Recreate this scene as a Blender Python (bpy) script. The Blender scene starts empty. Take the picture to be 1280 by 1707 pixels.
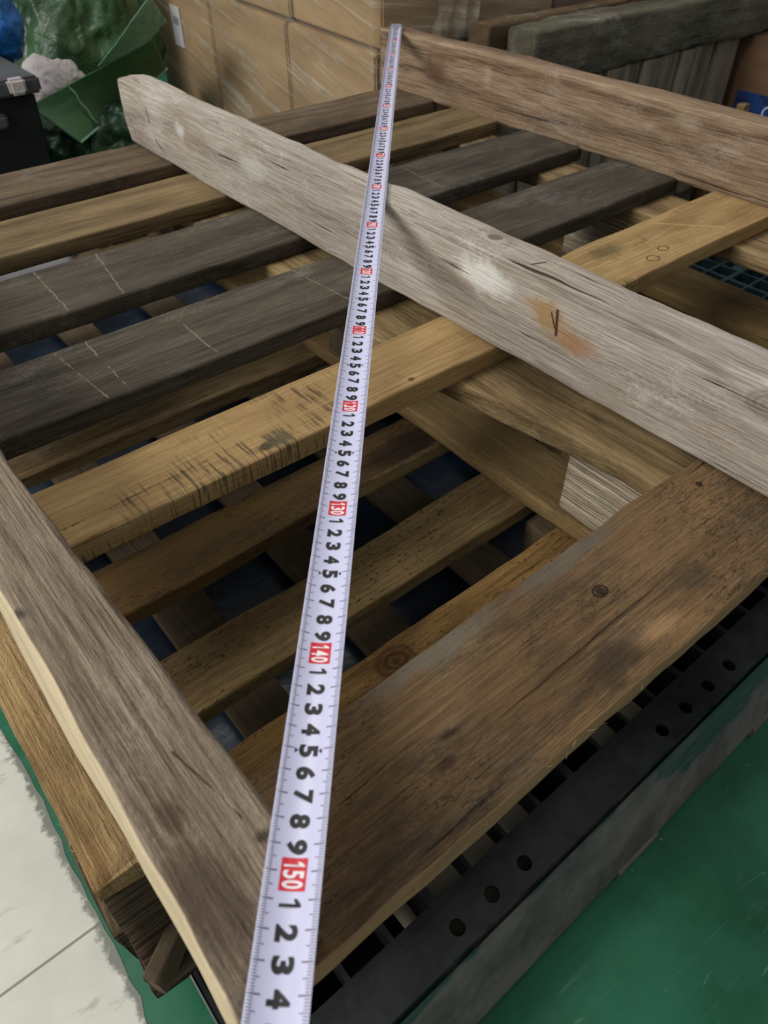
import bpy, bmesh, math, random
from mathutils import Vector, Matrix, noise
C = bpy.context
S = C.scene

# ------------------------------------------------------------------ units
# working units are centimetres; z = 0 is the plane of the tape, floor is 55 cm lower
FL = -55.0
def P(x, y, z): return Vector((x / 100, y / 100, (z - FL) / 100))
def srgb(r, g, b):
    f = lambda c: (c / 255 / 12.92) if c <= 10 else ((c / 255 + .055) / 1.055) ** 2.4
    return (f(r), f(g), f(b), 1)

# ------------------------------------------------------------------ camera
F = 1215.0
TH = math.atan((853.5 + 310) / F)
AZ = math.radians(50.6)
cd = bpy.data.cameras.new('camera'); cam = bpy.data.objects.new('camera', cd)
S.collection.objects.link(cam)
cam.location = P(0, 0, 29.87)
fwd = Vector((math.cos(AZ) * math.cos(TH), math.sin(AZ) * math.cos(TH), -math.sin(TH)))
cam.rotation_euler = fwd.to_track_quat('-Z', 'Y').to_euler()
cd.sensor_fit = 'VERTICAL'; cd.sensor_height = 36; cd.lens = 36 * F / 1707
cd.clip_start = .01; cd.clip_end = 60
cd.dof.use_dof = True; cd.dof.focus_distance = .62; cd.dof.aperture_fstop = 13
S.camera = cam

# ------------------------------------------------------------------ light
w = bpy.data.worlds.new('world'); S.world = w; w.use_nodes = True
w.node_tree.nodes['Background'].inputs[0].default_value = (.95, .97, 1, 1)
w.node_tree.nodes['Background'].inputs[1].default_value = .27
def area(name, loc, target, sx, sy, power, col):
    l = bpy.data.lights.new(name, 'AREA'); l.shape = 'RECTANGLE'; l.size = sx; l.size_y = sy
    l.energy = power; l.color = col
    o = bpy.data.objects.new(name, l); S.collection.objects.link(o); o.location = loc
    o.rotation_euler = (Vector(target) - Vector(loc)).to_track_quat('-Z', 'Y').to_euler()
    return o
area('window_light', (-2.6, 1.5, 2.7), (.4, .7, .4), 2.4, 1.3, 108, (1, .985, .95))
area('ceiling_light', (.6, 1.6, 3.4), (.6, .9, 0), 1.6, .6, 26, (1, .97, .92))
S.view_settings.view_transform = 'Standard'; S.view_settings.look = 'None'
S.view_settings.gamma = 1; S.view_settings.use_curve_mapping = False
S.view_settings.exposure = 0.17

# ------------------------------------------------------------------ node helpers
class NT:
    def __init__(s, name):
        s.m = bpy.data.materials.new(name); s.m.use_nodes = True
        s.t = s.m.node_tree; s.b = s.t.nodes['Principled BSDF']; s.out = s.t.nodes['Material Output']
    def n(s, typ, **kw):
        nd = s.t.nodes.new(typ)
        for k, v in kw.items(): setattr(nd, k, v)
        return nd
    def link(s, a, b): s.t.links.new(a, b)
    def setin(s, sock, v):
        if hasattr(v, 'is_output') or isinstance(v, bpy.types.NodeSocket): s.link(v, sock)
        else: sock.default_value = v
    def math(s, op, a, b=None, c=None, clamp=False):
        nd = s.n('ShaderNodeMath', operation=op, use_clamp=clamp)
        for i, v in enumerate((a, b, c)):
            if v is not None: s.setin(nd.inputs[i], v)
        return nd.outputs[0]
    def vm(s, op, a, b=None, scale=None):
        nd = s.n('ShaderNodeVectorMath', operation=op)
        s.setin(nd.inputs[0], a)
        if b is not None: s.setin(nd.inputs[1], b)
        if scale is not None: s.setin(nd.inputs[3], scale)
        return nd.outputs['Value'] if op in ('DOT_PRODUCT', 'LENGTH', 'DISTANCE') else nd.outputs[0]
    def coord(s, which='Object'): return s.n('ShaderNodeTexCoord').outputs[which]
    def map(s, v, loc=(0, 0, 0), scale=(1, 1, 1), rot=(0, 0, 0)):
        nd = s.n('ShaderNodeMapping'); s.link(v, nd.inputs[0])
        nd.inputs[1].default_value = loc; nd.inputs[2].default_value = rot; nd.inputs[3].default_value = scale
        return nd.outputs[0]
    def noise(s, v, scale, detail=3, rough=.55, dist=0, out='Fac'):
        nd = s.n('ShaderNodeTexNoise'); s.link(v, nd.inputs['Vector'])
        nd.inputs['Scale'].default_value = scale; nd.inputs['Detail'].default_value = detail
        nd.inputs['Roughness'].default_value = rough; nd.inputs['Distortion'].default_value = dist
        return nd.outputs[out]
    def ss(s, v, lo, hi, a=0, b=1):
        nd = s.n('ShaderNodeMapRange', interpolation_type='SMOOTHSTEP'); s.link(v, nd.inputs[0])
        nd.inputs[1].default_value = lo; nd.inputs[2].default_value = hi
        nd.inputs[3].default_value = a; nd.inputs[4].default_value = b
        return nd.outputs[0]
    def mix(s, fac, a, b, mode='MIX'):
        nd = s.n('ShaderNodeMix', data_type='RGBA', blend_type=mode)
        s.setin(nd.inputs[0], fac); s.setin(nd.inputs[6], a); s.setin(nd.inputs[7], b)
        return nd.outputs[2]
    def bump(s, h, strength, dist=.002):
        nd = s.n('ShaderNodeBump'); nd.inputs['Strength'].default_value = strength
        nd.inputs['Distance'].default_value = dist
        s.link(h, nd.inputs['Height']); s.link(nd.outputs[0], s.b.inputs['Normal'])

def plain(name, col, rough=.6, bumps=None, var=.12, vscale=8, metallic=0, spec=.5):
    t = NT(name); co = t.coord()
    nz = t.noise(co, vscale, 5)
    c1 = tuple(c * (1 - var) for c in col[:3]) + (1,); c2 = tuple(min(1, c * (1 + var)) for c in col[:3]) + (1,)
    t.link(t.mix(t.ss(nz, .3, .7), c1, c2), t.b.inputs['Base Color'])
    t.b.inputs['Roughness'].default_value = rough; t.b.inputs['Metallic'].default_value = metallic
    t.b.inputs['Specular IOR Level'].default_value = spec
    if bumps: t.bump(t.noise(co, bumps[0], 4), bumps[1])
    return t.m

# wood: local x runs along the grain
def wood(name, dark, light, ring=4.0, grain=.6, stain=None, stain_amt=0.0, stain_scale=9, dust=0.0, dust_scale=30,
         blotch=None, blotch_amt=0, dots=0.0, saw=0.0, marks=(), rough=.85, seed=0, bumps=.5, warp=1.0, fuzz=0.0,
         crackle=0.0, split=0.3):
    t = NT(name); co = t.coord()
    rnd = random.Random(seed)
    off = (rnd.uniform(-5, 5), rnd.uniform(-.02, .02), rnd.uniform(-5, 5))
    oi = t.n('ShaderNodeObjectInfo').outputs['Random']
    sh = t.n('ShaderNodeCombineXYZ'); t.link(t.math('MULTIPLY', oi, 7.3), sh.inputs[0]); t.link(t.math('MULTIPLY', oi, 3.1), sh.inputs[2])
    v = t.vm('ADD', co, sh.outputs[0])
    v = t.map(v, loc=off)
    # growth rings as stretched, warped bands
    lo = t.noise(t.map(v, scale=(2.2, 9, 9)), 1, 2, out='Color')
    wv = t.vm('ADD', t.map(v, scale=(.22, 1, 1)), t.vm('SCALE', t.vm('SUBTRACT', lo, (.5, .5, .5)), scale=.05 * warp))
    knotsum = None
    for mk in marks:
        if mk[0] == 'knot':
            _, p, r, k = mk
            dv = t.vm('MULTIPLY', t.vm('SUBTRACT', co, p), (1 / (r * 1.5), 1 / r, 1 / r))
            L = t.vm('LENGTH', dv)
            f = t.ss(L, 0.0, 4.0, 1, 0)
            wv = t.vm('ADD', wv, t.vm('SCALE', dv, scale=t.math('MULTIPLY', f, .006)))
    sx = t.n('ShaderNodeSeparateXYZ'); t.link(wv, sx.inputs[0])
    yy = t.math('ADD', sx.outputs[1], rnd.uniform(-.03, .03)); zz = t.math('ADD', t.math('MULTIPLY', sx.outputs[2], 1.0), .03 + rnd.uniform(0, .03))
    # noise coordinates shifted in z by the random: wrap through local z only
    sl = t.n('ShaderNodeSeparateXYZ'); t.link(co, sl.inputs[0])
    wobx = t.noise(t.map(v, scale=(3, 6, 6)), 1, 3)
    rr = t.math('SQRT', t.math('ADD', t.math('POWER', t.math('ADD', sl.outputs[1], t.math('MULTIPLY_ADD', wobx, .05 * warp, rnd.uniform(-.03, .03))), 2),
                               t.math('POWER', t.math('ADD', sl.outputs[2], t.math('MULTIPLY_ADD', lo, .07 * warp, .012)), 2)))
    if any(m[0] == 'knot' for m in marks):
        for mk in marks:
            if mk[0] == 'knot':
                _, p, r, k = mk
                dv = t.vm('MULTIPLY', t.vm('SUBTRACT', co, p), (1 / (r * 1.9), 1 / r, 1 / r))
                L = t.vm('LENGTH', dv)
                rr = t.math('ADD', rr, t.math('MULTIPLY', t.math('POWER', 2.718, t.math('MULTIPLY', t.math('MULTIPLY', L, L), -.35)), .022))
    band = t.math('SINE', t.math('MULTIPLY', rr, 6.283 * 100 / (ring / 1.0) * 1.6))
    band = t.math('MULTIPLY_ADD', band, .5, .5)
    band = t.math('POWER', band, 2.2)
    fine = t.noise(t.map(v, scale=(14, 420, 420)), 1, 4, .65)
    fib = t.noise(t.map(v, scale=(30, 900, 900)), 1, 2, .6)
    g = t.math('MULTIPLY_ADD', band, .45 * grain, t.math('MULTIPLY', t.ss(fine, .3, .72), .75))
    col = t.mix(t.math('MULTIPLY', g, grain * 1.25, clamp=True), light, dark)
    big = t.noise(t.map(v, scale=(3, 11, 11)), 1, 5, .6)
    col = t.mix(t.ss(big, .35, .7, 0, .5), col, t.mix(.55, col, dark))
    if blotch:
        bn = t.noise(t.map(v, loc=(3, 1, 2), scale=(5, 14, 14)), 1, 5, .65)
        col = t.mix(t.math('MULTIPLY', t.ss(bn, .45, .65), blotch_amt), col, blotch)
    if stain:
        sn = t.noise(t.map(v, loc=(9, 4, 1), scale=(stain_scale * .6, stain_scale * 1.6, stain_scale * 1.6)), 1, 6, .7)
        sn2 = t.noise(t.map(v, scale=(60, 200, 200)), 1, 3, .7)
        sf = t.ss(t.math('ADD', sn, t.math('MULTIPLY_ADD', sn2, .3, -.15)), .46, .66)
        col = t.mix(t.math('MULTIPLY', sf, stain_amt), col, stain)
    if dots:
        d0 = t.noise(t.map(v, scale=(170, 300, 300)), 1, 3, .6)
        dn = t.noise(t.map(v, scale=(7, 20, 20)), 1, 3)
        df = t.math('MULTIPLY', t.ss(d0, .56, .66), t.ss(dn, .36, .6))
        col = t.mix(t.math('MULTIPLY', df, dots), col, srgb(48, 34, 18))
    if saw:
        st = t.noise(t.map(v, scale=(330, 18, 18)), 1, 3, .6)
        sm = t.noise(t.map(v, loc=(1, 7, 3), scale=(7, 14, 14)), 1, 3)
        col = t.mix(t.math('MULTIPLY', t.math('MULTIPLY', t.ss(st, .5, .62), t.ss(sm, .48, .6)), saw), col, srgb(52, 48, 40))
    if crackle:
        c0 = t.noise(t.map(v, loc=(1, 8, 2), scale=(38, 150, 150), rot=(0, 0, .12)), 1, 3, .6)
        c1 = t.noise(t.map(v, scale=(9, 16, 16)), 1, 3)
        c2 = t.math('MULTIPLY', t.ss(t.math('ABSOLUTE', t.math('SUBTRACT', c0, .5)), .0, .022, 1, 0), t.ss(c1, .44, .6))
        col = t.mix(t.math('MULTIPLY', c2, crackle), col, tuple(c * .45 for c in dark[:3]) + (1,))
    # long drying checks
    ck = t.noise(t.map(v, loc=(2, 2, 5), scale=(3.5, 130, 130)), 1, 3, .5)
    cf = t.ss(ck, .315, .285, 0, 1)
    cf = t.ss(ck, .28, .33, 1, 0)
    col = t.mix(t.math('MULTIPLY', cf, split * 2.2, clamp=True), col, tuple(c * .25 for c in dark[:3]) + (1,))
    if dust:
        d1 = t.noise(t.map(v, loc=(4, 2, 9), scale=(dust_scale * .3, dust_scale * .5, dust_scale * .5)), 1, 6, .75)
        d2 = t.noise(t.map(v, scale=(260, 420, 420)), 1, 3, .7)
        df = t.ss(t.math('ADD', d1, t.math('MULTIPLY_ADD', d2, .5, -.25)), .52, .7)
        col = t.mix(t.math('MULTIPLY', df, dust), col, srgb(214, 208, 198))
    rgh = None
    for mk in marks:
        if mk[0] == 'knot':
            _, p, r, k = mk
            wn = t.noise(t.map(v, scale=(60, 60, 60)), 1, 2, out='Color')
            pv = t.vm('ADD', co, t.vm('SCALE', t.vm('SUBTRACT', wn, (.5, .5, .5)), scale=r * .7))
            L = t.vm('LENGTH', t.vm('MULTIPLY', t.vm('SUBTRACT', pv, p), (1 / (r * 1.25), 1 / r, 1 / r)))
            ringf = t.math('MULTIPLY_ADD', t.math('SINE', t.math('MULTIPLY', L, 16)), .25, .75)
            col = t.mix(t.math('MULTIPLY', t.math('MULTIPLY', t.ss(L, .7, 1.25, 1, 0), ringf), k[3]), col, k[:3] + (1,))
        elif mk[0] == 'ring':
            _, p, r, wd, c = mk
            L = t.vm('LENGTH', t.vm('MULTIPLY', t.vm('SUBTRACT', co, p), (.8, 1, 1)))
            e = t.math('ABSOLUTE', t.math('SUBTRACT', L, r))
            col = t.mix(t.ss(e, wd * .4, wd, .9, 0), col, c)
        elif mk[0] == 'line':
            _, a, b, wd, c = mk
            A = Vector(a); B = Vector(b); AB = B - A
            wn = t.noise(t.map(v, scale=(90, 90, 90)), 1, 2, out='Color')
            pv = t.vm('ADD', co, t.vm('SCALE', t.vm('SUBTRACT', wn, (.5, .5, .5)), scale=min(.006, AB.length * .04)))
            q = t.vm('SUBTRACT', pv, a)
            tt = t.math('MULTIPLY', t.vm('DOT_PRODUCT', q, tuple(AB)), 1 / AB.length_squared, clamp=True)
            d = t.vm('LENGTH', t.vm('SUBTRACT', q, t.vm('SCALE', tuple(AB), scale=tt)))
            col = t.mix(t.ss(d, wd * .4, wd, .92, 0), col, c)
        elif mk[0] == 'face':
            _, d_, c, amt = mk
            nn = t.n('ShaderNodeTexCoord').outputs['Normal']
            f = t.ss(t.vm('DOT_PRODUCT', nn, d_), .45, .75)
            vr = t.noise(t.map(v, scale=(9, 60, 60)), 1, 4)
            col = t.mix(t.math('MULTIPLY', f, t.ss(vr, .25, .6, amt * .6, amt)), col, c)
        elif mk[0] == 'patch':
            _, p, r, sc, c, amt = mk
            wn = t.noise(t.map(v, scale=(40, 60, 60)), 1, 5, .75, out='Color')
            pv = t.vm('ADD', co, t.vm('SCALE', t.vm('SUBTRACT', wn, (.5, .5, .5)), scale=r * 2.2))
            L = t.vm('LENGTH', t.vm('MULTIPLY', t.vm('SUBTRACT', pv, p), (sc[0] / r, sc[1] / r, sc[2] / r)))
            col = t.mix(t.ss(L, .35, 1.2, amt, 0), col, c)
    t.link(col, t.b.inputs['Base Color'])
    t.b.inputs['Roughness'].default_value = rough
    t.b.inputs['Specular IOR Level'].default_value = .25
    h = t.math('MULTIPLY_ADD', band, -.35, t.math('MULTIPLY_ADD', fine, -1.0, t.math('MULTIPLY', fib, -.7)))
    h = t.math('MULTIPLY_ADD', cf, -1.5, h)
    if fuzz: h = t.math('MULTIPLY_ADD', t.noise(t.map(v, scale=(160, 420, 420)), 1, 4, .8), fuzz, h)
    t.bump(h, bumps, .0022)
    return t.m

# ------------------------------------------------------------------ object helpers
def put(o, parent=None):
    S.collection.objects.link(o)
    if parent is not None:
        o.parent = parent
        o.matrix_parent_inverse = Matrix.Translation(-parent.location) if parent.parent is None else (parent.matrix_parent_inverse @ Matrix.Identity(4))
    return o
def reparent(o, parent, loc):
    """child placed at world loc under an unrotated or rotated parent chain"""
    S.collection.objects.link(o); o.parent = parent
def empty(name, loc, label, cat, group=None):
    o = bpy.data.objects.new(name, None); S.collection.objects.link(o); o.location = loc
    o.empty_display_size = .05
    o['label'] = label; o['category'] = cat
    if group: o['group'] = group
    return o
def tag(o, label, cat, group=None, kind=None):
    o['label'] = label; o['category'] = cat
    if group: o['group'] = group
    if kind: o['kind'] = kind
    return o
def wloc(o):
    p = Vector((0, 0, 0)); r = 0; chain = []
    while o is not None: chain.append(o); o = o.parent
    M = Matrix.Identity(4)
    for c in reversed(chain): M = M @ (Matrix.Translation(c.location) @ c.rotation_euler.to_matrix().to_4x4())
    return M
def mesh_obj(name, bm, mats, parent=None, loc=None, rot=None, smooth=False, label=None):
    """mesh in the frame of (loc, rot) given in world space"""
    me = bpy.data.meshes.new(name); bm.normal_update(); bm.to_mesh(me); bm.free()
    for m in (mats if isinstance(mats, (list, tuple)) else [mats]): me.materials.append(m)
    if smooth:
        for p in me.polygons: p.use_smooth = True
    o = bpy.data.objects.new(name, me); S.collection.objects.link(o)
    W = Matrix.Translation(loc if loc is not None else Vector((0, 0, 0)))
    if rot is not None: W = W @ rot.to_4x4()
    if parent is not None:
        o.parent = parent; W = wloc(parent).inverted() @ W
    o.location = W.to_translation(); o.rotation_euler = W.to_euler()
    if label: o['label'] = label
    return o

def board_bm(L, Wd, T, r=.003, wob=.0012, step=.012, seed=0, wane=None, taper=None, endwob=.002, bow=0.0, skew=0.0):
    """board centred on the origin, length along x, lofted rounded section with saw-cut irregularity"""
    n = max(8, min(110, int(L / step)))
    a, b = Wd / 2, T / 2
    r = min(r, a * .9, b * .9)
    sec = []
    def arc(cx, cy, a0):
        for k in range(4):
            t = a0 + k / 3 * math.pi / 2
            sec.append((cx + r * math.cos(t), cy + r * math.sin(t)))
    arc(a - r, b - r, 0)
    for k in range(1, 4): sec.append((a - r + (-2 * a + 2 * r) * k / 4, b))
    arc(-a + r, b - r, math.pi / 2)
    for k in range(1, 3): sec.append((-a, b - r + (-2 * b + 2 * r) * k / 3))
    arc(-a + r, -b + r, math.pi)
    for k in range(1, 4): sec.append((-a + r + (2 * a - 2 * r) * k / 4, -b))
    arc(a - r, -b + r, 1.5 * math.pi)
    for k in range(1, 3): sec.append((a, -b + r + (2 * b - 2 * r) * k / 3))
    bm = bmesh.new(); rings = []
    for i in range(n + 1):
        x = -L / 2 + L * i / n; ring = []
        u = i / n
        for j, (y, z) in enumerate(sec):
            q = Vector((x * 6 + seed * 3.7, y * 14 + seed, z * 14))
            q2 = Vector((x * 30 + seed * 1.3, y * 60, z * 60 + seed))
            dy = noise.noise(q) * wob * 1.6 + noise.noise(q2) * wob * .6
            dz = noise.noise(q + Vector((9, 3, 1))) * wob * 1.2 + noise.noise(q2 + Vector((5, 0, 2))) * wob * .4
            yy, zz = y + dy, z + dz
            if wane: yy, zz = wane(u, yy, zz, a, b)
            if taper: yy *= taper(u) if yy > 0 else 1
            if bow: zz += bow * (4 * (u - .5) ** 2 - 0)
            dx = skew * (a - y) / (2 * a) * max(0, 1 - i * L / n / .06)
            if i in (0, n): dx += endwob * noise.noise(Vector((y * 120 + seed, z * 120, i)))
            ring.append(bm.verts.new((x + dx, yy, zz)))
        rings.append(ring)
    m = len(sec)
    for i in range(n):
        for j in range(m):
            f = bm.faces.new((rings[i][j], rings[i][(j + 1) % m], rings[i + 1][(j + 1) % m], rings[i + 1][j])); f.smooth = True
    bm.faces.new(rings[0]); bm.faces.new(list(reversed(rings[-1])))
    bmesh.ops.recalc_face_normals(bm, faces=bm.faces[:])
    return bm

RB = Matrix.Rotation(math.pi / 2, 3, 'Z')      # boards along y
RA = Matrix.Identity(3)
def board(name, axis, x0, x1, y0, y1, z0, z1, mat, parent=None, label=None, yaw=0, tilt=0, **kw):
    c = P((x0 + x1) / 2, (y0 + y1) / 2, (z0 + z1) / 2)
    dx, dy, T = abs(x1 - x0) / 100, abs(y1 - y0) / 100, abs(z1 - z0) / 100
    kw.setdefault('seed', (x0 * 1.37 + y0 * .71 + z0 * .3) % 17)
    if axis == 'A': bm = board_bm(dx, dy, T, **kw); R = RA
    else: bm = board_bm(dy, dx, T, **kw); R = RB
    R = Matrix.Rotation(math.radians(yaw), 3, 'Z') @ R @ Matrix.Rotation(math.radians(tilt), 3, 'Y')
    return mesh_obj(name, bm, mat, parent, c, R, label=label)
def loc_of(axis, x0, x1, y0, y1, z0, z1):
    """world cm -> local metres for marks on a board"""
    c = ((x0 + x1) / 2, (y0 + y1) / 2, (z0 + z1) / 2)
    def f(x, y, z):
        d = ((x - c[0]) / 100, (y - c[1]) / 100, (z - c[2]) / 100)
        return d if axis == 'A' else (d[1], -d[0], d[2])
    return f

def box_bm(sx, sy, sz, bev=0.0, seg=2):
    bm = bmesh.new(); bmesh.ops.create_cube(bm, size=1)
    bmesh.ops.scale(bm, vec=(sx, sy, sz), verts=bm.verts)
    if bev: bmesh.ops.bevel(bm, geom=bm.edges[:], offset=bev, segments=seg, affect='EDGES')
    return bm
def add_box(bm, x0, x1, y0, y1, z0, z1, mi=0):
    """box in world cm into a world-space bmesh"""
    vs = [bm.verts.new(P(x, y, z)) for x in (x0, x1) for y in (y0, y1) for z in (z0, z1)]
    for f in ((0, 1, 3, 2), (4, 6, 7, 5), (0, 4, 5, 1), (2, 3, 7, 6), (0, 2, 6, 4), (1, 5, 7, 3)):
        fc = bm.faces.new([vs[k] for k in f]); fc.material_index = mi
def world_mesh(name, bm, mats, parent, origin, smooth=False, label=None):
    bmesh.ops.translate(bm, vec=-Vector(origin), verts=bm.verts)
    return mesh_obj(name, bm, mats, parent, Vector(origin), None, smooth, label)

# ------------------------------------------------------------------ the setting
def floor_mat():
    t = NT('painted_green_floor'); co = t.coord()
    n1 = t.noise(co, 5, 6, .65); n2 = t.noise(co, 22, 5, .7)
    col = t.mix(t.ss(n1, .3, .7), srgb(14, 88, 54), srgb(40, 116, 86))
    col = t.mix(t.ss(n2, .5, .75, 0, .35), col, srgb(62, 120, 98))
    for k, (sc, rot) in enumerate(((7, .6), (9, 2.1), (6, 1.3), (13, 2.7))):
        s1 = t.noise(t.map(co, loc=(k * 3, k, 0), rot=(0, 0, rot), scale=(.8, 14, 1)), sc * .35, 2, .4)
        s2 = t.noise(co, 6 + k, 3)
        f = t.math('MULTIPLY', t.ss(t.math('ABSOLUTE', t.math('SUBTRACT', s1, .5)), .0, .004, 1, 0), t.ss(s2, .54, .64))
        col = t.mix(t.math('MULTIPLY', f, .4), col, srgb(130, 170, 150))
    vo = t.n('ShaderNodeTexVoronoi'); t.link(co, vo.inputs['Vector']); vo.inputs['Scale'].default_value = 38
    col = t.mix(t.math('MULTIPLY', t.ss(vo.outputs['Distance'], .03, .08, 1, 0), t.ss(n2, .5, .6)), col, srgb(170, 190, 175))
    t.link(col, t.b.inputs['Base Color'])
    t.link(t.ss(n2, .3, .7, .32, .5), t.b.inputs['Roughness'])
    t.bump(n2, .08)
    return t.m
def tile_mat():
    t = NT('worn_cream_tile'); co = t.coord()
    n1 = t.noise(co, 6, 6, .65); n2 = t.noise(t.map(co, rot=(0, 0, .5), scale=(14, 40, 1)), 1, 6, .7)
    col = t.mix(t.ss(n1, .3, .7), srgb(204, 204, 190), srgb(222, 221, 208))
    col = t.mix(t.math('MULTIPLY', t.ss(n2, .53, .68), t.ss(n1, .45, .6, 0, .8)), col, srgb(120, 118, 104))
    sx = t.n('ShaderNodeSeparateXYZ'); t.link(co, sx.inputs[0])
    # ragged grey glue line beside the green paint
    e = t.math('ADD', sx.outputs[0], t.math('MULTIPLY_ADD', t.noise(co, 60, 5, .7), .03, -.015))
    col = t.mix(t.ss(e, -.010, -.003, 0, .85), col, srgb(104, 108, 98))
    # grout line
    g = t.math('ABSOLUTE', t.math('SUBTRACT', t.math('FRACT', t.math('DIVIDE', t.math('SUBTRACT', sx.outputs[1], .389), .6)), .5))
    col = t.mix(t.ss(g, .4967, .4985, 0, .9), col, srgb(120, 120, 105))
    t.link(col, t.b.inputs['Base Color']); t.b.inputs['Roughness'].default_value = .4
    t.bump(n1, .05)
    return t.m
bm = bmesh.new()
for q in ((-40, -100), (500, -100), (500, 700), (-40, 700)): bm.verts.new(P(q[0], q[1], FL))
bm.verts.ensure_lookup_table(); bm.faces.new(bm.verts)
fl = mesh_obj('floor', bm, floor_mat()); fl['kind'] = 'structure'; fl['label'] = 'glossy green painted floor with fine scratches'
bm = bmesh.new()
pts = [P(-300, -100, FL)]
N = 400
rng = random.Random(3)
edge = [P(-7.0 + 1.0 * noise.noise(Vector((i * .11, 0, 1))) + .5 * noise.noise(Vector((i * .7, 5, 1))), -100 + 800 * i / N, FL + .06) for i in range(N + 1)]
left = [P(-300, -100 + 800 * i / N, FL + .06) for i in range(N + 1)]
ev = [bm.verts.new(p) for p in edge]; lv = [bm.verts.new(p) for p in left]
for i in range(N): bm.faces.new((lv[i], ev[i], ev[i + 1], lv[i + 1]))
bmesh.ops.translate(bm, vec=(.069, 0, 0), verts=bm.verts)
ft = mesh_obj('floor_tiles', bm, tile_mat(), loc=Vector((-.069, 0, 0))); ft['kind'] = 'structure'; ft['label'] = 'worn cream floor tiles with a grout line'
wm = plain('dull_grey_wall', srgb(112, 112, 106), .9, (20, .1))
bm = bmesh.new(); add_box(bm, -300, 500, 700, 706, FL, 300)
o = mesh_obj('wall_back', bm, wm); o['kind'] = 'structure'
bm = bmesh.new(); add_box(bm, 500, 506, -100, 700, FL, 300)
o = mesh_obj('wall_right', bm, wm); o['kind'] = 'structure'

# ------------------------------------------------------------------ wood materials and pallets
K = srgb
DK = (K(38, 33, 27), K(92, 83, 70))
M_dark = wood('dark_weathered_slat', K(48, 43, 36), K(98, 89, 75), grain=.75, stain=K(36, 33, 28), stain_amt=.4, dust=.10, seed=2, bumps=.3, split=.15, blotch=K(72, 60, 46), blotch_amt=.4)
M_darkbrown = wood('dark_brown_slat', K(62, 50, 38), K(120, 102, 80), grain=.7, stain=K(50, 42, 34), stain_amt=.4, dust=.08, seed=5, bumps=.4)
M_olive = wood('olive_brown_slat', K(82, 66, 44), K(146, 125, 90), grain=.8, stain=K(66, 58, 42), stain_amt=.35, seed=7, bumps=.4)
M_pale = wood('pale_rough_pallet_wood', K(94, 74, 46), K(166, 142, 102), grain=.8, stain=K(70, 56, 36), stain_amt=.5, dust=.1, seed=11, fuzz=.6, bumps=.6)
M_low = wood('spotted_brown_slat', K(80, 63, 38), K(144, 121, 80), grain=.7, stain=K(70, 50, 28), stain_amt=.45, dots=.85, seed=13, bumps=.5, fuzz=.3)
M_lowb = wood('brown_bottom_board', K(50, 42, 32), K(98, 84, 64), grain=.5, stain=K(46, 38, 30), stain_amt=.4, seed=17, bumps=.4)
M_block = wood('dark_layered_block', K(34, 26, 18), K(84, 68, 48), ring=2.4, grain=1.1, seed=19, warp=.25, bumps=.8, stain=K(40, 32, 24), stain_amt=.4)

DT, DB = -9.4, -11.6          # deck top and underside
up = empty('wooden_pallet', P(50, 65, -24), 'weathered wooden pallet with dark and yellow deck slats, directly under the loose beams', 'pallet', None)

nail_m = plain('rusty_nail', K(58, 44, 34), .5, metallic=.6)
def nail(x, y, z, parent, r=.32):
    bm = bmesh.new()
    bmesh.ops.create_cone(bm, cap_ends=True, segments=16, radius1=r / 100, radius2=r / 100 * .85, depth=.0012)
    return mesh_obj('nail', bm, nail_m, parent, P(x, y, z + .03))

# wide near board
wr = (1, 106, 9.6, 20.0, DB, DT); L_ = loc_of('A', *wr)
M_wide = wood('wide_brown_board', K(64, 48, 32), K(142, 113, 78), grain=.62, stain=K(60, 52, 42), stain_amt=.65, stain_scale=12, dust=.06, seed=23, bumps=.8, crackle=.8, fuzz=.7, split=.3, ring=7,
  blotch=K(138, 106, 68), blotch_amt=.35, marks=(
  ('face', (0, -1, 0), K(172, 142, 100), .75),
  ('patch', L_(20, 19.5, DT), .012, (.18, 1, 1), K(112, 104, 90), .8),
  ('patch', L_(33, 19.5, DT), .010, (.15, 1, 1), K(108, 102, 90), .7),
  ('patch', L_(28.5, 11.5, DT), .016, (.5, 1, 1), K(52, 44, 34), .7),
  ('patch', L_(33.3, 11.3, DT), .010, (.5, 1.2, 1), K(176, 140, 98), .55),
  ('patch', L_(39, 12.5, DT), .013, (.5, 1, 1), K(66, 58, 44), .6),
  ('patch', L_(26, 14.5, DT), .012, (.5, 1, 1), K(78, 66, 46), .5),
  ('ring', L_(32.6, 15.9, DT), .0045, .0012, K(40, 28, 18)),
  ('patch', L_(17.0, 14.6, DT), .005, (.5, 1.3, 1), K(44, 30, 20), .7),
  ('patch', L_(15.5, 13.2, DT), .005, (.5, 1.3, 1), K(44, 30, 20), .7),
  ('line', L_(8, 15.2, DT), L_(16, 15.6, DT), .0006, K(40, 30, 20))))
W = board('slat', 'A', *wr, M_wide, up, 'widest brown slat, nearest the camera', r=.003, wob=.0022, step=.01)
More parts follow.
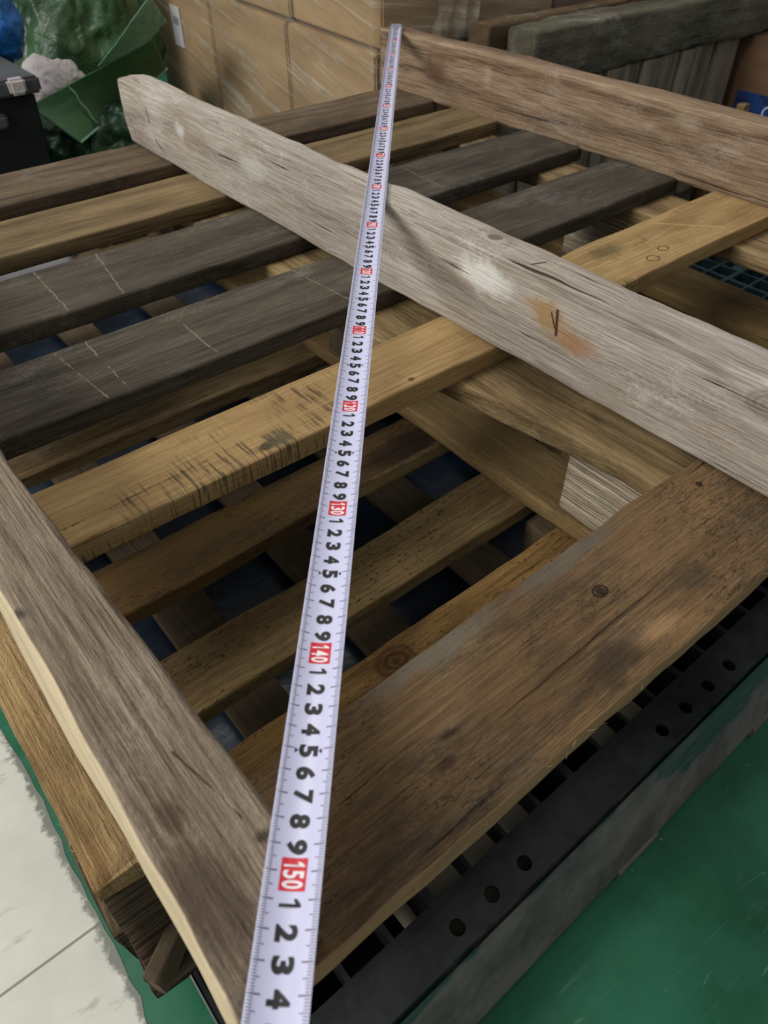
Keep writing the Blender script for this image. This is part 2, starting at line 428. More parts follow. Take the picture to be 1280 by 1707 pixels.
def splinters(parent, a, b, n, z, out, mat, ln=.9, seed=0):
    rr = random.Random(seed); bm = bmesh.new()
    for k in range(n):
        u = rr.random(); p = Vector((a[0] + (b[0] - a[0]) * u, a[1] + (b[1] - a[1]) * u, z + rr.uniform(-.5, .1)))
        d = Vector((b[0] - a[0], b[1] - a[1], 0)).normalized() * rr.choice((-1, 1)) + Vector((out[0], out[1], 0)) * rr.uniform(.15, .7)
        L = ln * rr.uniform(.3, 1); w_ = rr.uniform(.012, .04)
        q = p + d.normalized() * L; side = Vector((-d.y, d.x, 0)).normalized() * w_
        v = [bm.verts.new(P(*(p + side))), bm.verts.new(P(*(p - side))), bm.verts.new(P(*(p - Vector((0, 0, w_ * 2))))), bm.verts.new(P(*q))]
        for f in ((0, 1, 3), (1, 2, 3), (2, 0, 3), (0, 2, 1)): bm.faces.new([v[i] for i in f])
    o = world_mesh('splinters', bm, mat, parent, P(a[0], a[1], z)); o['kind'] = 'stuff'; return o
M_spl = plain('torn_fibre', K(196, 168, 118), .8, var=.1)
splinters(W, (8, 9.75), (50, 9.75), 70, DT - .5, (0, -1), M_spl, seed=1)
splinters(W, (16, 19.8), (40, 19.8), 40, DT - .4, (0, 1), M_spl, ln=.7, seed=2)
nail(32.6, 15.9, DT, W, .38); nail(47.8, 18.0, DT, W, .3)

# yellow slat
yr = (-3, 106, 43.4, 51.4, DB, DT); L_ = loc_of('A', *yr)
M_yel = wood('yellow_slat', K(118, 92, 56), K(184, 154, 106), grain=.6, stain=K(120, 88, 48), stain_amt=.35, saw=.75, seed=29, bumps=.35, split=.1, marks=(
  ('knot', L_(23.3, 44.4, DT), .005, (*K(48, 32, 18)[:3], 1)),
  ('patch', L_(24.5, 44.5, DT), .012, (.6, 1, 1), K(74, 72, 56), .7),
  ('line', L_(6, 45.6, DT), L_(20, 46.2, DT), .0009, K(60, 42, 22)),
  ('line', L_(20, 46.2, DT), L_(26, 46.0, DT), .0006, K(60, 42, 22)),
  ('ring', L_(83.5, 46.5, DT), .006, .0012, K(70, 44, 24)),
  ('ring', L_(80, 45.5, DT), .007, .0012, K(70, 44, 24)),
  ('patch', L_(77, 50.5, DT), .016, (.4, 1, 1), K(84, 74, 50), .7),
  ('patch', L_(92, 49.5, DT), .02, (.4, 1, 1), K(120, 96, 56), .5),
  ('line', L_(89, 52, DT), L_(95, 45, DT), .0014, K(200, 172, 120)),
  ('knot', L_(39.8, 44.3, DT), .003, (*K(70, 44, 24)[:3], 1))))
Y = board('slat', 'A', -3, 106, 43.4, 51.4, DB, DT, M_yel, up, 'yellow slat with a dark knot', r=.0025, wob=.0016,
          wane=lambda u, y, z, a, b: (y + (.019 * max(0, min(1, (u - .55) * 6)) if y > 0 else 0), z))

def slat(y0, y1, m, lab=None, z=DT, th=2.2, x0=-3, x1=106, parent=up, nails=True, **kw):
    s = board('slat', 'A', x0, x1, y0, y1, z - th, z, m, parent, lab, **kw)
    return s
def dark_slat(y0, y1, lines, seed):
    L_ = loc_of('A', -3, 106, y0, y1, DB, DT)
    m = wood('dark_weathered_slat', K(48, 43, 36), K(100, 92, 78), grain=.75, stain=K(36, 33, 28), stain_amt=.4, dust=.10, seed=seed, bumps=.3, split=.15,
             blotch=K(76, 64, 50), blotch_amt=.4, marks=[('line', L_(a, y1 - .3, DT), L_(b, y0 + .3, DT), .0011, K(128, 118, 102)) for a, b in lines])
    slat(y0, y1, m, 'near-black slat', r=.004)
dark_slat(59.6, 71.2, ((18.3, 18.2), (27.8, 27.8), (15, 16), (44, 45)), 2)
dark_slat(78.0, 90.3, ((27.8, 26), (20, 19.6), (77, 76)), 3)
slat(96.3, 107.6, M_olive, 'olive brown slat')
s4 = slat(113.0, 125.6, M_darkbrown, 'dark brown slat', r=.004)
# stringer boards under the deck
M_amber = wood('amber_fuzzy_board', K(128, 98, 58), K(212, 180, 130), grain=.8, stain=K(84, 70, 50), stain_amt=.4, seed=12, fuzz=1.2, bumps=1.0)
for (a, b, nm) in ((-2.9, 4.4, 0), (44.6, 54, 1), (96, 104.5, 2)):
    sb_ = board('stringer_board', 'B', a, b, 20.8 if nm == 0 else 14, 126.5, DB - 2.2, DB, M_pale if nm else M_amber, up, wob=.0025, r=.003, endwob=.006,
          wane=(lambda u, y, z, A, B: (y - .032 * max(0, min(1, (.30 - u) * 5)) if y > 0 else y, z)) if nm == 1 else None)
    if nm == 0: sb_left = sb_
splinters(sb_left, (-2.85, 21), (-2.85, 40), 90, DB - .5, (-1, 0), M_spl, ln=.8, seed=3)
# blocks
wb = (48.8, 58, 15, 31, -22, -13.8); L_ = loc_of('B', *wb)
t = None
def ply_mat(name, c1, c2, pitch, seed=0):
    t = NT(name); co = t.coord()
    sx = t.n('ShaderNodeSeparateXYZ'); t.link(co, sx.inputs[0])
    w1 = t.noise(t.map(co, scale=(9, 9, 40)), 1, 3)
    zz = t.math('MULTIPLY_ADD', w1, .004, sx.outputs[2])
    cmb = t.n('ShaderNodeCombineXYZ'); t.link(t.math('MULTIPLY', zz, 1000 / pitch), cmb.inputs[2]); t.link(t.math('MULTIPLY', sx.outputs[0], 3), cmb.inputs[0])
    l1 = t.noise(cmb.outputs[0], 1.0, 2, .6)
    l2 = t.noise(t.map(co, loc=(seed, 0, 0), scale=(30, 30, 1100)), 1, 3, .7)
    g = t.math('ADD', t.math('MULTIPLY', t.ss(l1, .42, .58), .65), t.math('MULTIPLY', t.ss(l2, .35, .7), .4), clamp=True)
    t.link(t.mix(g, c2, c1), t.b.inputs['Base Color']); t.b.inputs['Roughness'].default_value = .85
    t.b.inputs['Specular IOR Level'].default_value = .2
    t.bump(g, .9, .003)
    return t.m
M_wblock = ply_mat('white_grooved_block', K(128, 108, 84), K(232, 218, 192), 2.4)
M_dblock = ply_mat('dark_grooved_block', K(38, 31, 23), K(112, 96, 72), 3.0, 4)
board('block', 'B', *wb, M_wblock, up, 'pale grooved block', wob=.002, r=.002)
for (x0, x1) in ((48.8, 58), (96, 105)):
    for (y0, y1) in ((59.5, 71), (114, 125)):
        board('block', 'B', x0, x1, y0, y1, -22, -13.8, M_wblock if x0 > 90 else M_lowb, up, wob=.002)
board('block', 'B', 96, 105, 15, 25, -22, -13.8, M_lowb, up, wob=.002)
for (y0, y1) in ((59.5, 71), (114, 125)): board('block', 'B', -2.9, 4.4, y0, y1, -22, -13.8, M_lowb, up, wob=.002)
# near-left corner block, its cut end leaning outwards
bc = board('block', 'A', -3.0, 4.4, 20.9, 33, -22, -13.8, M_dblock, up, 'dark grooved corner block', wob=.003, r=.006,
      wane=lambda u, y, z, a, b: (y - (.012 * (b - z) / (2 * b) if y < 0 else 0) - (.008 if y < 0 and z < -b * .55 else 0), z))
for k, q in enumerate((((-.2, 20.4), (-3.0, 18.5)),)):
    pass
sp_ = board('splinter', 'A', -3.4, .6, 18.5, 19.6, -21.9, -19.8, M_lowb, up, 'broken grey sliver of the corner block', yaw=34, wob=.002, r=.003)
board('bark_chip', 'B', 46.6, 47.8, 35.5, 40.5, DB - 1.6, DB - .1, M_lowb, up, wob=.003, r=.004)
# bottom boards
b2 = (48.2, 55.3, 15.5, 126, -24, -22); L_ = loc_of('B', *b2)
M_b2 = wood('olive_bottom_board', K(78, 61, 36), K(144, 119, 78), grain=.6, stain=K(62, 48, 28), stain_amt=.5, dots=.3, seed=31, bumps=.5, marks=(
   ('line', L_(50.2, 44, -22), L_(50.2, 20, -22), .009, K(120, 98, 62)),))
board('bottom_board', 'B', *b2, M_b2, up, wob=.002)
board('bottom_board', 'B', 97.5, 107.2, 15.5, 126, -24, -22, M_b2, up, wob=.002)
board('bottom_board', 'B', -3.4, 4.4, 18.2, 126, -24, -22, M_dblock, up, wob=.003)

# ---- second pallet
lo = empty('wooden_pallet', P(50, 65, -38), 'spotted brown wooden pallet sandwiched between the dark-slatted one and the black plastic one', 'pallet', None)
a1 = (-3, 106, 48.2, 55.1, -26, -24); L_ = loc_of('A', *a1)
M_a1 = wood('dark_mossy_slat', K(50, 37, 22), K(100, 78, 46), grain=.6, stain=K(112, 84, 40), stain_amt=.5, dots=.9, seed=37, bumps=.6, fuzz=.5, marks=(
   ('patch', L_(46, 50.5, -24), .03, (.35, 1, 1), K(40, 26, 16), .85),
   ('line', L_(34, 48.2, -25), L_(50, 48.4, -25), .012, K(160, 136, 92)),))
M_a3 = wood('amber_knotted_slat', K(78, 56, 28), K(144, 112, 64), grain=.7, dots=.8, seed=41, bumps=.7, fuzz=.6, marks=(
   ('knot', loc_of('A', -3, 106, 21, 30.2, -26, -24)(22.5, 28.2, -24), .016, (*K(66, 38, 14)[:3], .9)),))
board('slat', 'A', *a1, M_a1, lo, 'dark mossy slat', wob=.0018)
board('slat', 'A', -3, 106, 34.6, 41.3, -26, -24, M_low, lo, wob=.0018)
board('slat', 'A', 1, 106, 21, 30.2, -26, -24, M_a3, lo, 'amber slat with a big knot', wob=.0022)
board('slat', 'A', -3, 106, 73.6, 81, -26, -24, M_pale, lo, wob=.002)
board('slat', 'A', -3, 52.5, 145.5, 152.5, -26, -24, M_pale, lo, wob=.002)
board('slat', 'A', 30, 106, 118, 124.5, -26, -24, M_pale, lo, wob=.002)
for x in (-3.2, 12.8, 28.6, 44.8, 61, 77, 93):
    board('bottom_board', 'B', x, x + 6.2, 26 if x < 0 else 20, 164, -38, -36.8, M_lowb, lo, wob=.0015, r=.002)
for (x0, x1) in ((-4, 4.4), (48, 57), (96, 105)):
    for (y0, y1) in ((24, 34), (72, 82), (144, 153)):
        board('block', 'B', x0, x1, y0, y1, -36.8, -26, M_dblock if x0 < 0 else M_lowb, lo, wob=.003, r=.004)

# ------------------------------------------------------------------ loose beams on the deck
mb = (50, 54.6, 9, 126.6, DT, 0); L_ = loc_of('B', *mb)
RU = K(62, 40, 30)
M_mid = wood('pale_weathered_beam', K(112, 100, 86), K(204, 195, 182), grain=.68, ring=4.6, stain=K(150, 128, 106), stain_amt=.3, dust=.5, dust_scale=22, seed=43, bumps=.7, split=.45, warp=.6, marks=(
   ('line', L_(50, 118.2, -2.6), L_(50, 117.8, -4.5), .0022, RU),
   ('line', L_(50, 116.8, -6.8), L_(50, 114.4, -8.6), .0022, RU),
   ('patch', L_(50, 124.6, -5.5), .006, (1, 1, 1), K(120, 92, 74), .6),
   ('patch', L_(50, 124.2, -7.2), .005, (1, 1, 1), K(120, 92, 74), .6),
   ('patch', L_(50, 45.6, -2.6), .02, (.45, 1, 1), K(226, 224, 216), .95),
   ('patch', L_(50, 37.2, -3.2), .016, (.5, 1, 1), K(164, 132, 88), .9),
   ('patch', L_(50, 34.0, -4.6), .013, (.45, 1, 1), K(164, 122, 86), .9),
   ('line', L_(50, 36.3, -2.4), L_(50, 36.0, -4.6), .0026, K(60, 38, 28)),
   ('line', L_(50, 36.9, -2.8), L_(50, 36.3, -4.0), .0014, K(60, 38, 28)),
   ('line', L_(52.5, 40.4, 0), L_(51.2, 40.9, 0), .0018, K(50, 40, 36)),
   ('knot', L_(53, 47.4, 0), .007, (*K(72, 60, 52)[:3], .9)),
   ('knot', L_(50, 16.6, -1.8), .012, (*K(120, 106, 96)[:3], .7)),
   ('line', L_(50, 17.6, -1.4), L_(50, 16.3, -3.2), .0010, K(46, 38, 32)),
   ('line', L_(50, 16.3, -3.2), L_(50, 15.4, -1.8), .0008, K(46, 38, 32)),
   ('line', L_(53.5, 62, 0), L_(51.5, 58, 0), .0016, K(60, 46, 36)),
   ('patch', L_(50, 88, -3.5), .02, (.5, .8, 1), K(206, 203, 196), .6),
   ('patch', L_(50, 108, -3.5), .012, (.7, 1, 1), K(226, 224, 220), .7)))
def mid_wane(u, y, z, a, b):
    # +y local is the camera side; chipped upper far edge
    if z > b * .5:
        k = .0035 * max(0, noise.noise(Vector((u * 26, 3, y * 30))))
        z -= k
    return y, z
tb = board('timber_beam', 'B', *mb, M_mid, None, r=.004, wob=.0022, step=.011, wane=mid_wane)
tag(tb, 'pale grey weathered timber beam lying on edge across the middle of the pallet under the tape', 'beam')

rb = (105.3, 110, 14, 129.5, -9.9, .1); L_ = loc_of('B', *rb)
M_rear = wood('brown_rear_beam', K(96, 75, 56), K(172, 148, 120), grain=.85, ring=5.5, stain=K(120, 92, 68), stain_amt=.35, dust=.22, dust_scale=26, seed=47, bumps=.5, warp=1.5, marks=(
   ('patch', L_(105.3, 113, -4), .022, (.6, 1, 1), K(112, 80, 62), .7),
   ('patch', L_(105.3, 100, -3), .012, (1, 1, .7), K(188, 172, 152), .4),
   ('patch', L_(105.3, 60, -1.8), .014, (.5, 1, 1), K(188, 172, 150), .35),
   ('line', L_(105.5, 64, 0), L_(108, 62, 0), .002, K(56, 44, 36)),
   ('patch', L_(105.3, 78.5, -9.8), .009, (1, 1, 1), K(46, 34, 28), .9)))
tb = board('timber_beam', 'B', *rb, M_rear, None, r=.005, wob=.0024, step=.011)
tag(tb, 'brown timber beam on edge at the far right edge of the pallet, holding the tape hook', 'beam')

lb = (-.1, 4.75, 7.6, 128, DT, 0); L_ = loc_of('B', *lb)
M_left = wood('greybrown_left_beam', K(98, 84, 68), K(180, 162, 140), grain=.75, ring=5, stain=K(104, 84, 64), stain_amt=.45, dust=.14, seed=53, bumps=1.0, fuzz=.9, split=.35, marks=(
   ('line', L_(2.9, 18.2, 0), L_(4.2, 11.4, 0), .0008, K(74, 54, 34)),
   ('patch', L_(1.2, 11.5, 0), .016, (.5, 1, 1), K(80, 66, 54), .7),
   ('patch', L_(4.0, 12.6, 0), .004, (1, 1, 1), K(50, 38, 28), .8),
   ('patch', L_(1.6, 15.6, 0), .008, (.7, 1, 1), K(74, 60, 46), .7),
   ('patch', L_(0.2, 30, 0), .006, (1, 1, 1), K(50, 48, 46), .8),
   ('face', (0, 1, 0), K(226, 208, 170), .95),
   ))
def left_wane(u, y, z, a, b):
    if y > a * .35 and z > b * .4 and y > a - .004: pass
    if y > 0:                       # local +y is the outer (world -x) side: sawn slightly out of square
        y += .0050 * (1 - (z + b) / (2 * b)) - .0002
        y -= .004 * max(0, u - .15)
    else:
        y += .012 * max(0, (u - .05))
    if u < .02: pass
    return y, z
tb = board('timber_beam', 'B', *lb, M_left, None, r=.0035, wob=.0022, step=.011, wane=left_wane, endwob=.010, skew=.034)
tag(tb, 'rough grey-brown timber beam along the near left edge of the pallet with a cream sawn side', 'beam')

# ------------------------------------------------------------------ measuring tape
P0 = Vector((107.0, 126.6)); P1 = Vector((4.1, 10.5))
dirv = (P1 - P0).normalized(); UN = (P1 - P0).length / 150.0      # one printed centimetre
TW = 2.2 * UN
ang = math.atan2(dirv.y, dirv.x)
tape = empty('measuring_tape', P(P0.x, P0.y, .5), 'white tape measure with black numerals and red tens pulled diagonally across three beams', 'tape measure')
inkK = plain('black_ink', K(16, 16, 18), .5, var=0); inkR = plain('red_ink', K(206, 34, 52), .45, var=0); inkW = plain('white_ink', K(240, 238, 240), .45, var=0)
bladeM = plain('white_lacquered_steel', K(205, 205, 232), .32, var=.02)
def prof(v):               # v across the blade in cm, edges turned up
    return .05 + .55 * (abs(v) / (TW / 2)) ** 2 * .55
bm = bmesh.new()
def bl(u, v, e=0.0): return Vector((u * UN / 100, v / 100, (prof(v) + e) / 100))
nu, nv = 159, 12
grid = []
for i in range(nu + 1):
    grid.append([bm.verts.new(bl(i, -TW / 2 + TW * j / nv)) for j in range(nv + 1)])
for i in range(nu):
    for j in range(nv):
        f = bm.faces.new((grid[i][j], grid[i + 1][j], grid[i + 1][j + 1], grid[i][j + 1])); f.material_index = 0; f.smooth = True
g2 = []
for i in range(nu + 1):
    g2.append([bm.verts.new(bl(i, -TW / 2 + TW * j / nv, -.02)) for j in range(nv + 1)])
for i in range(nu):
    for j in range(nv):
        f = bm.faces.new((g2[i][j], g2[i][j + 1], g2[i + 1][j + 1], g2[i + 1][j])); f.smooth = True
    for j in (0, nv): bm.faces.new((grid[i][j], g2[i][j], g2[i + 1][j], grid[i + 1][j]))
EPS = .006
def strip(u0, u1, v0, v1, mi, e=EPS, k=4):
    prev = None
    for j in range(k + 1):
        v = v0 + (v1 - v0) * j / k
        a, b = bm.verts.new(bl(u0, v, e)), bm.verts.new(bl(u1, v, e))
        if prev:
            f = bm.faces.new((prev[0], prev[1], b, a)); f.material_index = mi
        prev = (a, b)
# local frame: +u toward the camera, +v is to the LEFT of travel (= right side of picture)
h = TW / 2
for mmk in range(2, 1590):
    u = mmk / 10.0 - .1
    if u > 158.9: break
    ln = .44 if mmk % 10 == 0 else (.34 if mmk % 5 == 0 else .21)
    wd = .024 if mmk % 10 == 0 else .017
    strip(u - wd, u + wd, -h + .03, -h + .03 + ln, 1, k=2)
    strip(u - wd, u + wd, h - .03 - ln, h - .03, 1, k=2)
_glyph = {}
def glyph(ch, off):
    if (ch, off) not in _glyph:
        cu = bpy.data.curves.new('g', 'FONT'); cu.body = ch; cu.size = 1; cu.offset = off; cu.resolution_u = 4
        cu.align_x = 'CENTER'; cu.align_y = 'CENTER'; cu.fill_mode = 'FRONT'
        ob = bpy.data.objects.new('g', cu); S.collection.objects.link(ob)
        C.view_layer.update()
        me = bpy.data.meshes.new_from_object(ob.evaluated_get(C.evaluated_depsgraph_get()))
        vs = [v.co.copy() for v in me.vertices]; fs = [tuple(p.vertices) for p in me.polygons]
        bpy.data.objects.remove(ob); bpy.data.curves.remove(cu); bpy.data.meshes.remove(me)
        x0 = min(v.x for v in vs); x1 = max(v.x for v in vs); y0 = min(v.y for v in vs); y1 = max(v.y for v in vs)
        vs = [((v.x - x0) / (x1 - x0) - .5, (v.y - y0) / (y1 - y0) - .5) for v in vs]
        _glyph[(ch, off)] = (vs, fs, (x1 - x0) / (y1 - y0))
    return _glyph[(ch, off)]
def put_glyph(ch, uc, vc, lenu, hgt, mi, off=.02, e=EPS * 2):
    vs, fs, ar = glyph(ch, off)
    if ch == '1':
        vs = [(.10, -.5), (.5, -.5), (.5, .5), (.16, .5), (-.5, .30), (-.5, .14), (.10, .24)]; fs = [(0, 1, 2, 6), (6, 2, 3, 4, 5)]
    nv_ = [bm.verts.new(bl(uc + x * lenu, vc + y * hgt, e)) for x, y in vs]
    for f in fs:
        try: fc = bm.faces.new([nv_[k] for k in f]); fc.material_index = mi
        except ValueError: pass
VC = -.02
for n in range(1, 159):
    if n % 10:
        d = str(n % 10)
        put_glyph(d, n, VC, .30 if d == '1' else .58, .84, 1, .05)
        if n % 10 == 5:
            for sgn in (-1, 1):
                v0 = VC + sgn * .60
                a = bm.verts.new(bl(n - .13, v0, EPS)); b = bm.verts.new(bl(n + .13, v0, EPS)); c = bm.verts.new(bl(n, v0 - sgn * .16, EPS))
                f = bm.faces.new((a, b, c)); f.material_index = 1
    else:
        s = str(n); k = len(s)
        strip(n - .60, n + .60, VC - .52, VC + .52, 2, EPS, 4)
        wch = .34 if k == 3 else .42
        for q, ch in enumerate(s):
            uu = n + (q - (k - 1) / 2) * (wch + .02)
            put_glyph(ch, uu, VC, (.18 if ch == '1' else wch - .04), .82, 3, .022)
blade = mesh_obj('blade', bm, [bladeM, inkK, inkR, inkW], tape, P(P0.x, P0.y, .04), Matrix.Rotation(ang, 3, 'Z'))
# make faces of ink look up
me = blade.data
bmx = bmesh.new(); bmx.from_mesh(me)
for f in bmx.faces:
    if f.material_index > 0 and f.normal.z < 0: f.normal_flip()
bmx.to_mesh(me); bmx.free()
# end hook
bm = bmesh.new()
for (x0, x1, y0, y1, z0, z1) in ((-.1, 1.6, -.75, .75, .02, .12), (-.25, -.08, -1.0, 1.0, -.9, .75)):
    vs = [bm.verts.new(Vector((x, y, z)) / 100) for x in (x0, x1) for y in (y0, y1) for z in (z0, z1)]
    for f in ((0, 1, 3, 2), (4, 6, 7, 5), (0, 4, 5, 1), (2, 3, 7, 6), (0, 2, 6, 4), (1, 5, 7, 3)): bm.faces.new([vs[k] for k in f])
bmesh.ops.recalc_face_normals(bm, faces=bm.faces[:])
mesh_obj('end_hook', bm, plain('steel_hook', K(190, 190, 196), .35, metallic=.8), tape, P(P0.x, P0.y, .04), Matrix.Rotation(ang, 3, 'Z'), label='bright steel hook')

# ------------------------------------------------------------------ black plastic pallet
def dusty(name, base, dustc, amt, scale=14):
    t = NT(name); co = t.coord()
    n1 = t.noise(co, scale, 6, .65); n2 = t.noise(co, scale * 6, 3, .7)
    col = t.mix(t.math('MULTIPLY', t.ss(t.math('MULTIPLY_ADD', n2, .3, n1), .45, .85), amt), base, dustc)
    t.link(col, t.b.inputs['Base Color']); t.b.inputs['Roughness'].default_value = .62; t.b.inputs['Specular IOR Level'].default_value = .3
    t.bump(n2, .1)
    return t.m
M_blk = dusty('black_plastic', K(9, 10, 12), K(50, 54, 56), .45)
def wall_mat():
    t = NT('dusty_grey_plastic_scuffed'); co = t.coord()
    n1 = t.noise(co, 9, 6, .65); n2 = t.noise(co, 60, 3, .7); n3 = t.noise(t.map(co, scale=(3, 3, 3)), 1.4, 4, .6)
    col = t.mix(t.ss(t.math('MULTIPLY_ADD', n2, .3, n1), .45, .85), K(84, 80, 78), K(126, 120, 116))
    sx = t.n('ShaderNodeSeparateXYZ'); t.link(co, sx.inputs[0])
    h = t.math('MULTIPLY_ADD', t.math('SUBTRACT', n3, .5), .22, sx.outputs[2])
    st = t.noise(t.map(co, scale=(10, 10, 70)), 1, 3)
    col = t.mix(t.math('MULTIPLY', t.ss(h, .124, .138), t.ss(st, .3, .6, .6, 1)), col, K(48, 82, 74))
    t.link(col, t.b.inputs['Base Color']); t.b.inputs['Roughness'].default_value = .6; t.b.inputs['Specular IOR Level'].default_value = .3
    t.bump(n2, .1)
    return t.m
M_wall = wall_mat()
M_gry = dusty('dusty_grey_plastic', K(84, 80, 78), K(126, 120, 115), .8, 9)
def plastic_pallet(x0, x1, y0, y1, label, holes=True, mat=M_blk, yrim=3.7):
    e = empty('plastic_pallet', P((x0 + x1) / 2, (y0 + y1) / 2, FL), label, 'pallet')
    org = P((x0 + x1) / 2, (y0 + y1) / 2, FL)
    TZ = -40.0
    # rim plate with round holes along the near side
    bm = bmesh.new()
    y_r0, y_r1 = y0, y0 + yrim
    yc = y0 + 1.7
    cells = []
    pitch = 4.25; x = x0; idx = 0
    while x < x1 - .01:
        xe = min(x + pitch, x1)
        in_h = holes and any(a < (x + xe) / 2 < b for a, b in ((16, 28.5), (45.6, 62), (80, 96)))
        q = [(x, y_r0), (xe, y_r0), (xe, y_r1), (x, y_r1)]
        if not in_h:
            for z, fl_ in ((TZ, 0), (TZ - .5, 1)):
                vs = [bm.verts.new(P(a, b, z)) for a, b in q]
                bm.faces.new(vs if not fl_ else vs[::-1])
        else:
            cx, r = (x + xe) / 2, .72
            for z, fl_ in ((TZ, 0), (TZ - .5, 1)):
                n = 24; outer = []; inner = []
                for k in range(n):
                    a = 2 * math.pi * (k + .5) / n; ca, sa = math.cos(a), math.sin(a)
                    inner.append(bm.verts.new(P(cx + r * ca, yc + r * sa, z)))
                    tx = ((xe - cx) / abs(ca)) if abs(ca) > 1e-6 else 1e9
                    ty = (((y_r1 - yc) if sa > 0 else (yc - y_r0)) / abs(sa)) if abs(sa) > 1e-6 else 1e9
                    tt = min(tx, ty)
                    outer.append(bm.verts.new(P(cx + tt * ca, yc + tt * sa, z)))
                for k in range(n):
                    k2 = (k + 1) % n
                    fvs = (inner[k], outer[k], outer[k2], inner[k2])
                    bm.faces.new(fvs if not fl_ else fvs[::-1])
                for (sx_, sy_) in ((1, 1), (-1, 1), (-1, -1), (1, -1)):
                    co_ = bm.verts.new(P(cx + sx_ * (xe - cx), y_r1 if sy_ > 0 else y_r0, z))
                    cand = sorted(outer, key=lambda v: (v.co - co_.co).length)[:2]
                    bm.faces.new((co_, cand[0], cand[1]))
                if z == TZ: top = inner
                else:
                    for k in range(n): bm.faces.new((top[k], top[(k + 1) % n], inner[(k + 1) % n], inner[k]))
        x = xe; idx += 1
    bmesh.ops.recalc_face_normals(bm, faces=bm.faces[:])
    world_mesh('rim', bm, mat, e, org)
    # lattice deck
    bm = bmesh.new(); bw = .45
    gp = 4.6; rows = int((y1 - y_r1 - 3) / gp); cols = int((x1 - x0) / gp)
    for i in range(cols + 1):
        xx = x0 + i * (x1 - x0) / cols
        heavy = i % 4 == 0
        add_box(bm, xx - (bw if heavy else bw * .55), xx + (bw if heavy else bw * .55), y_r1, y1, TZ - (6 if heavy else 3), TZ - .12)
    for j in range(rows + 1):
        yy = y_r1 + .4 + j * gp; heavy = j % 3 == 0
        add_box(bm, x0, x1, yy - (bw if heavy else bw * .5), yy + (bw if heavy else bw * .5), TZ - (6 if heavy else 3), TZ - .1)
    # solid pads in the lattice
    rr = random.Random(int(x0) + 5)
    for k in range(int(cols * 2)):
        i, j = rr.randrange(cols), rr.randrange(rows)
        xa = x0 + i * (x1 - x0) / cols
        add_box(bm, xa, xa + 2.4, y_r1 + .4 + j * gp, y_r1 + .4 + (j + .5) * gp, TZ - .5, TZ - .14)
    world_mesh('lattice_deck', bm, mat, e, org)
    bm = bmesh.new(); add_box(bm, x0 + 1, x1 - 1, y0 - 1, y1 - 1, FL + .4, FL + 1.4)  # dark panel added so the lattice cells look black instead of showing floor
    world_mesh('dark_backing_panel', bm, mat, e, org)
    # sides, flaring to the floor
    for nm, quad in (('side_wall', [(x0, y0, TZ), (x1, y0, TZ), (x1 + .5, y0 - 2.7, FL + 1.2), (x0 - .5, y0 - 2.7, FL + 1.2)]),
                     ('side_wall', [(x0, y1, TZ), (x0, y0, TZ), (x0 - .5, y0 - 2.7, FL + 1.2), (x0 - .5, y1, FL + 1.2)])):
        bm = bmesh.new(); n = 40; vs = []
        A, B, Cc, D = [P(*q) for q in quad]
        nrm = (B - A).cross(D - A).normalized()
        for dd in (0, -.005):
            rowt = [bm.verts.new(A.lerp(B, i / n) + nrm * dd) for i in range(n + 1)]
            rowb = [bm.verts.new(D.lerp(Cc, i / n) + nrm * dd + Vector((0, .0008 * noise.noise(Vector((i * .9, 0, 0))), 0))) for i in range(n + 1)]
            vs.append((rowt, rowb))
            for i in range(n): bm.faces.new((rowt[i], rowt[i + 1], rowb[i + 1], rowb[i]))
        for i in range(n): bm.faces.new((vs[0][1][i], vs[0][1][i + 1], vs[1][1][i + 1], vs[1][1][i]))
        bmesh.ops.recalc_face_normals(bm, faces=bm.faces[:])
        world_mesh(nm, bm, M_wall, e, org, label='dusty grey outer wall')
    # feet
    for fx in (x0 + 3, x0 + (x1 - x0) * .37, x0 + (x1 - x0) * .62, x1 - 9):
        for fy in (y0 - 3.5, (y0 + y1) / 2, y1 - 10):
            b_ = board('foot', 'A', fx, fx + 7, fy, fy + 8, FL, FL + 12 if fy > y0 + 5 else FL + 1.6, M_gry, e, r=.004, wob=.001)
    return e
plastic_pallet(-1, 107, 10.3, 166, 'black plastic lattice pallet with dusty grey sides on the green floor, under both wooden pallets')
M_teal = dusty('dark_teal_plastic', K(18, 34, 38), K(60, 84, 90), .6)
plastic_pallet(109.5, 235, 20, 82, 'dark teal plastic lattice pallet on the floor beyond the right end of the stack', holes=False, mat=M_teal)

# beige boards seen through the lattice
M_beige = plain('beige_fibreboard', K(226, 216, 190), .9, (60, .1))
for i, (x0, x1, y0, y1) in enumerate(((16, 33.5, 11.6, 22), (44.5, 56, 14.2, 24))):
    b_ = board('fibreboard_offcut', 'A', x0, x1, y0, y1, -46.9, -46.15, M_beige, None, r=.001, wob=.0005)
    tag(b_, ('larger beige fibreboard offcut under the near left part of the black lattice' if i == 0 else
             'smaller beige fibreboard offcut under the black lattice, further right'), 'offcut')

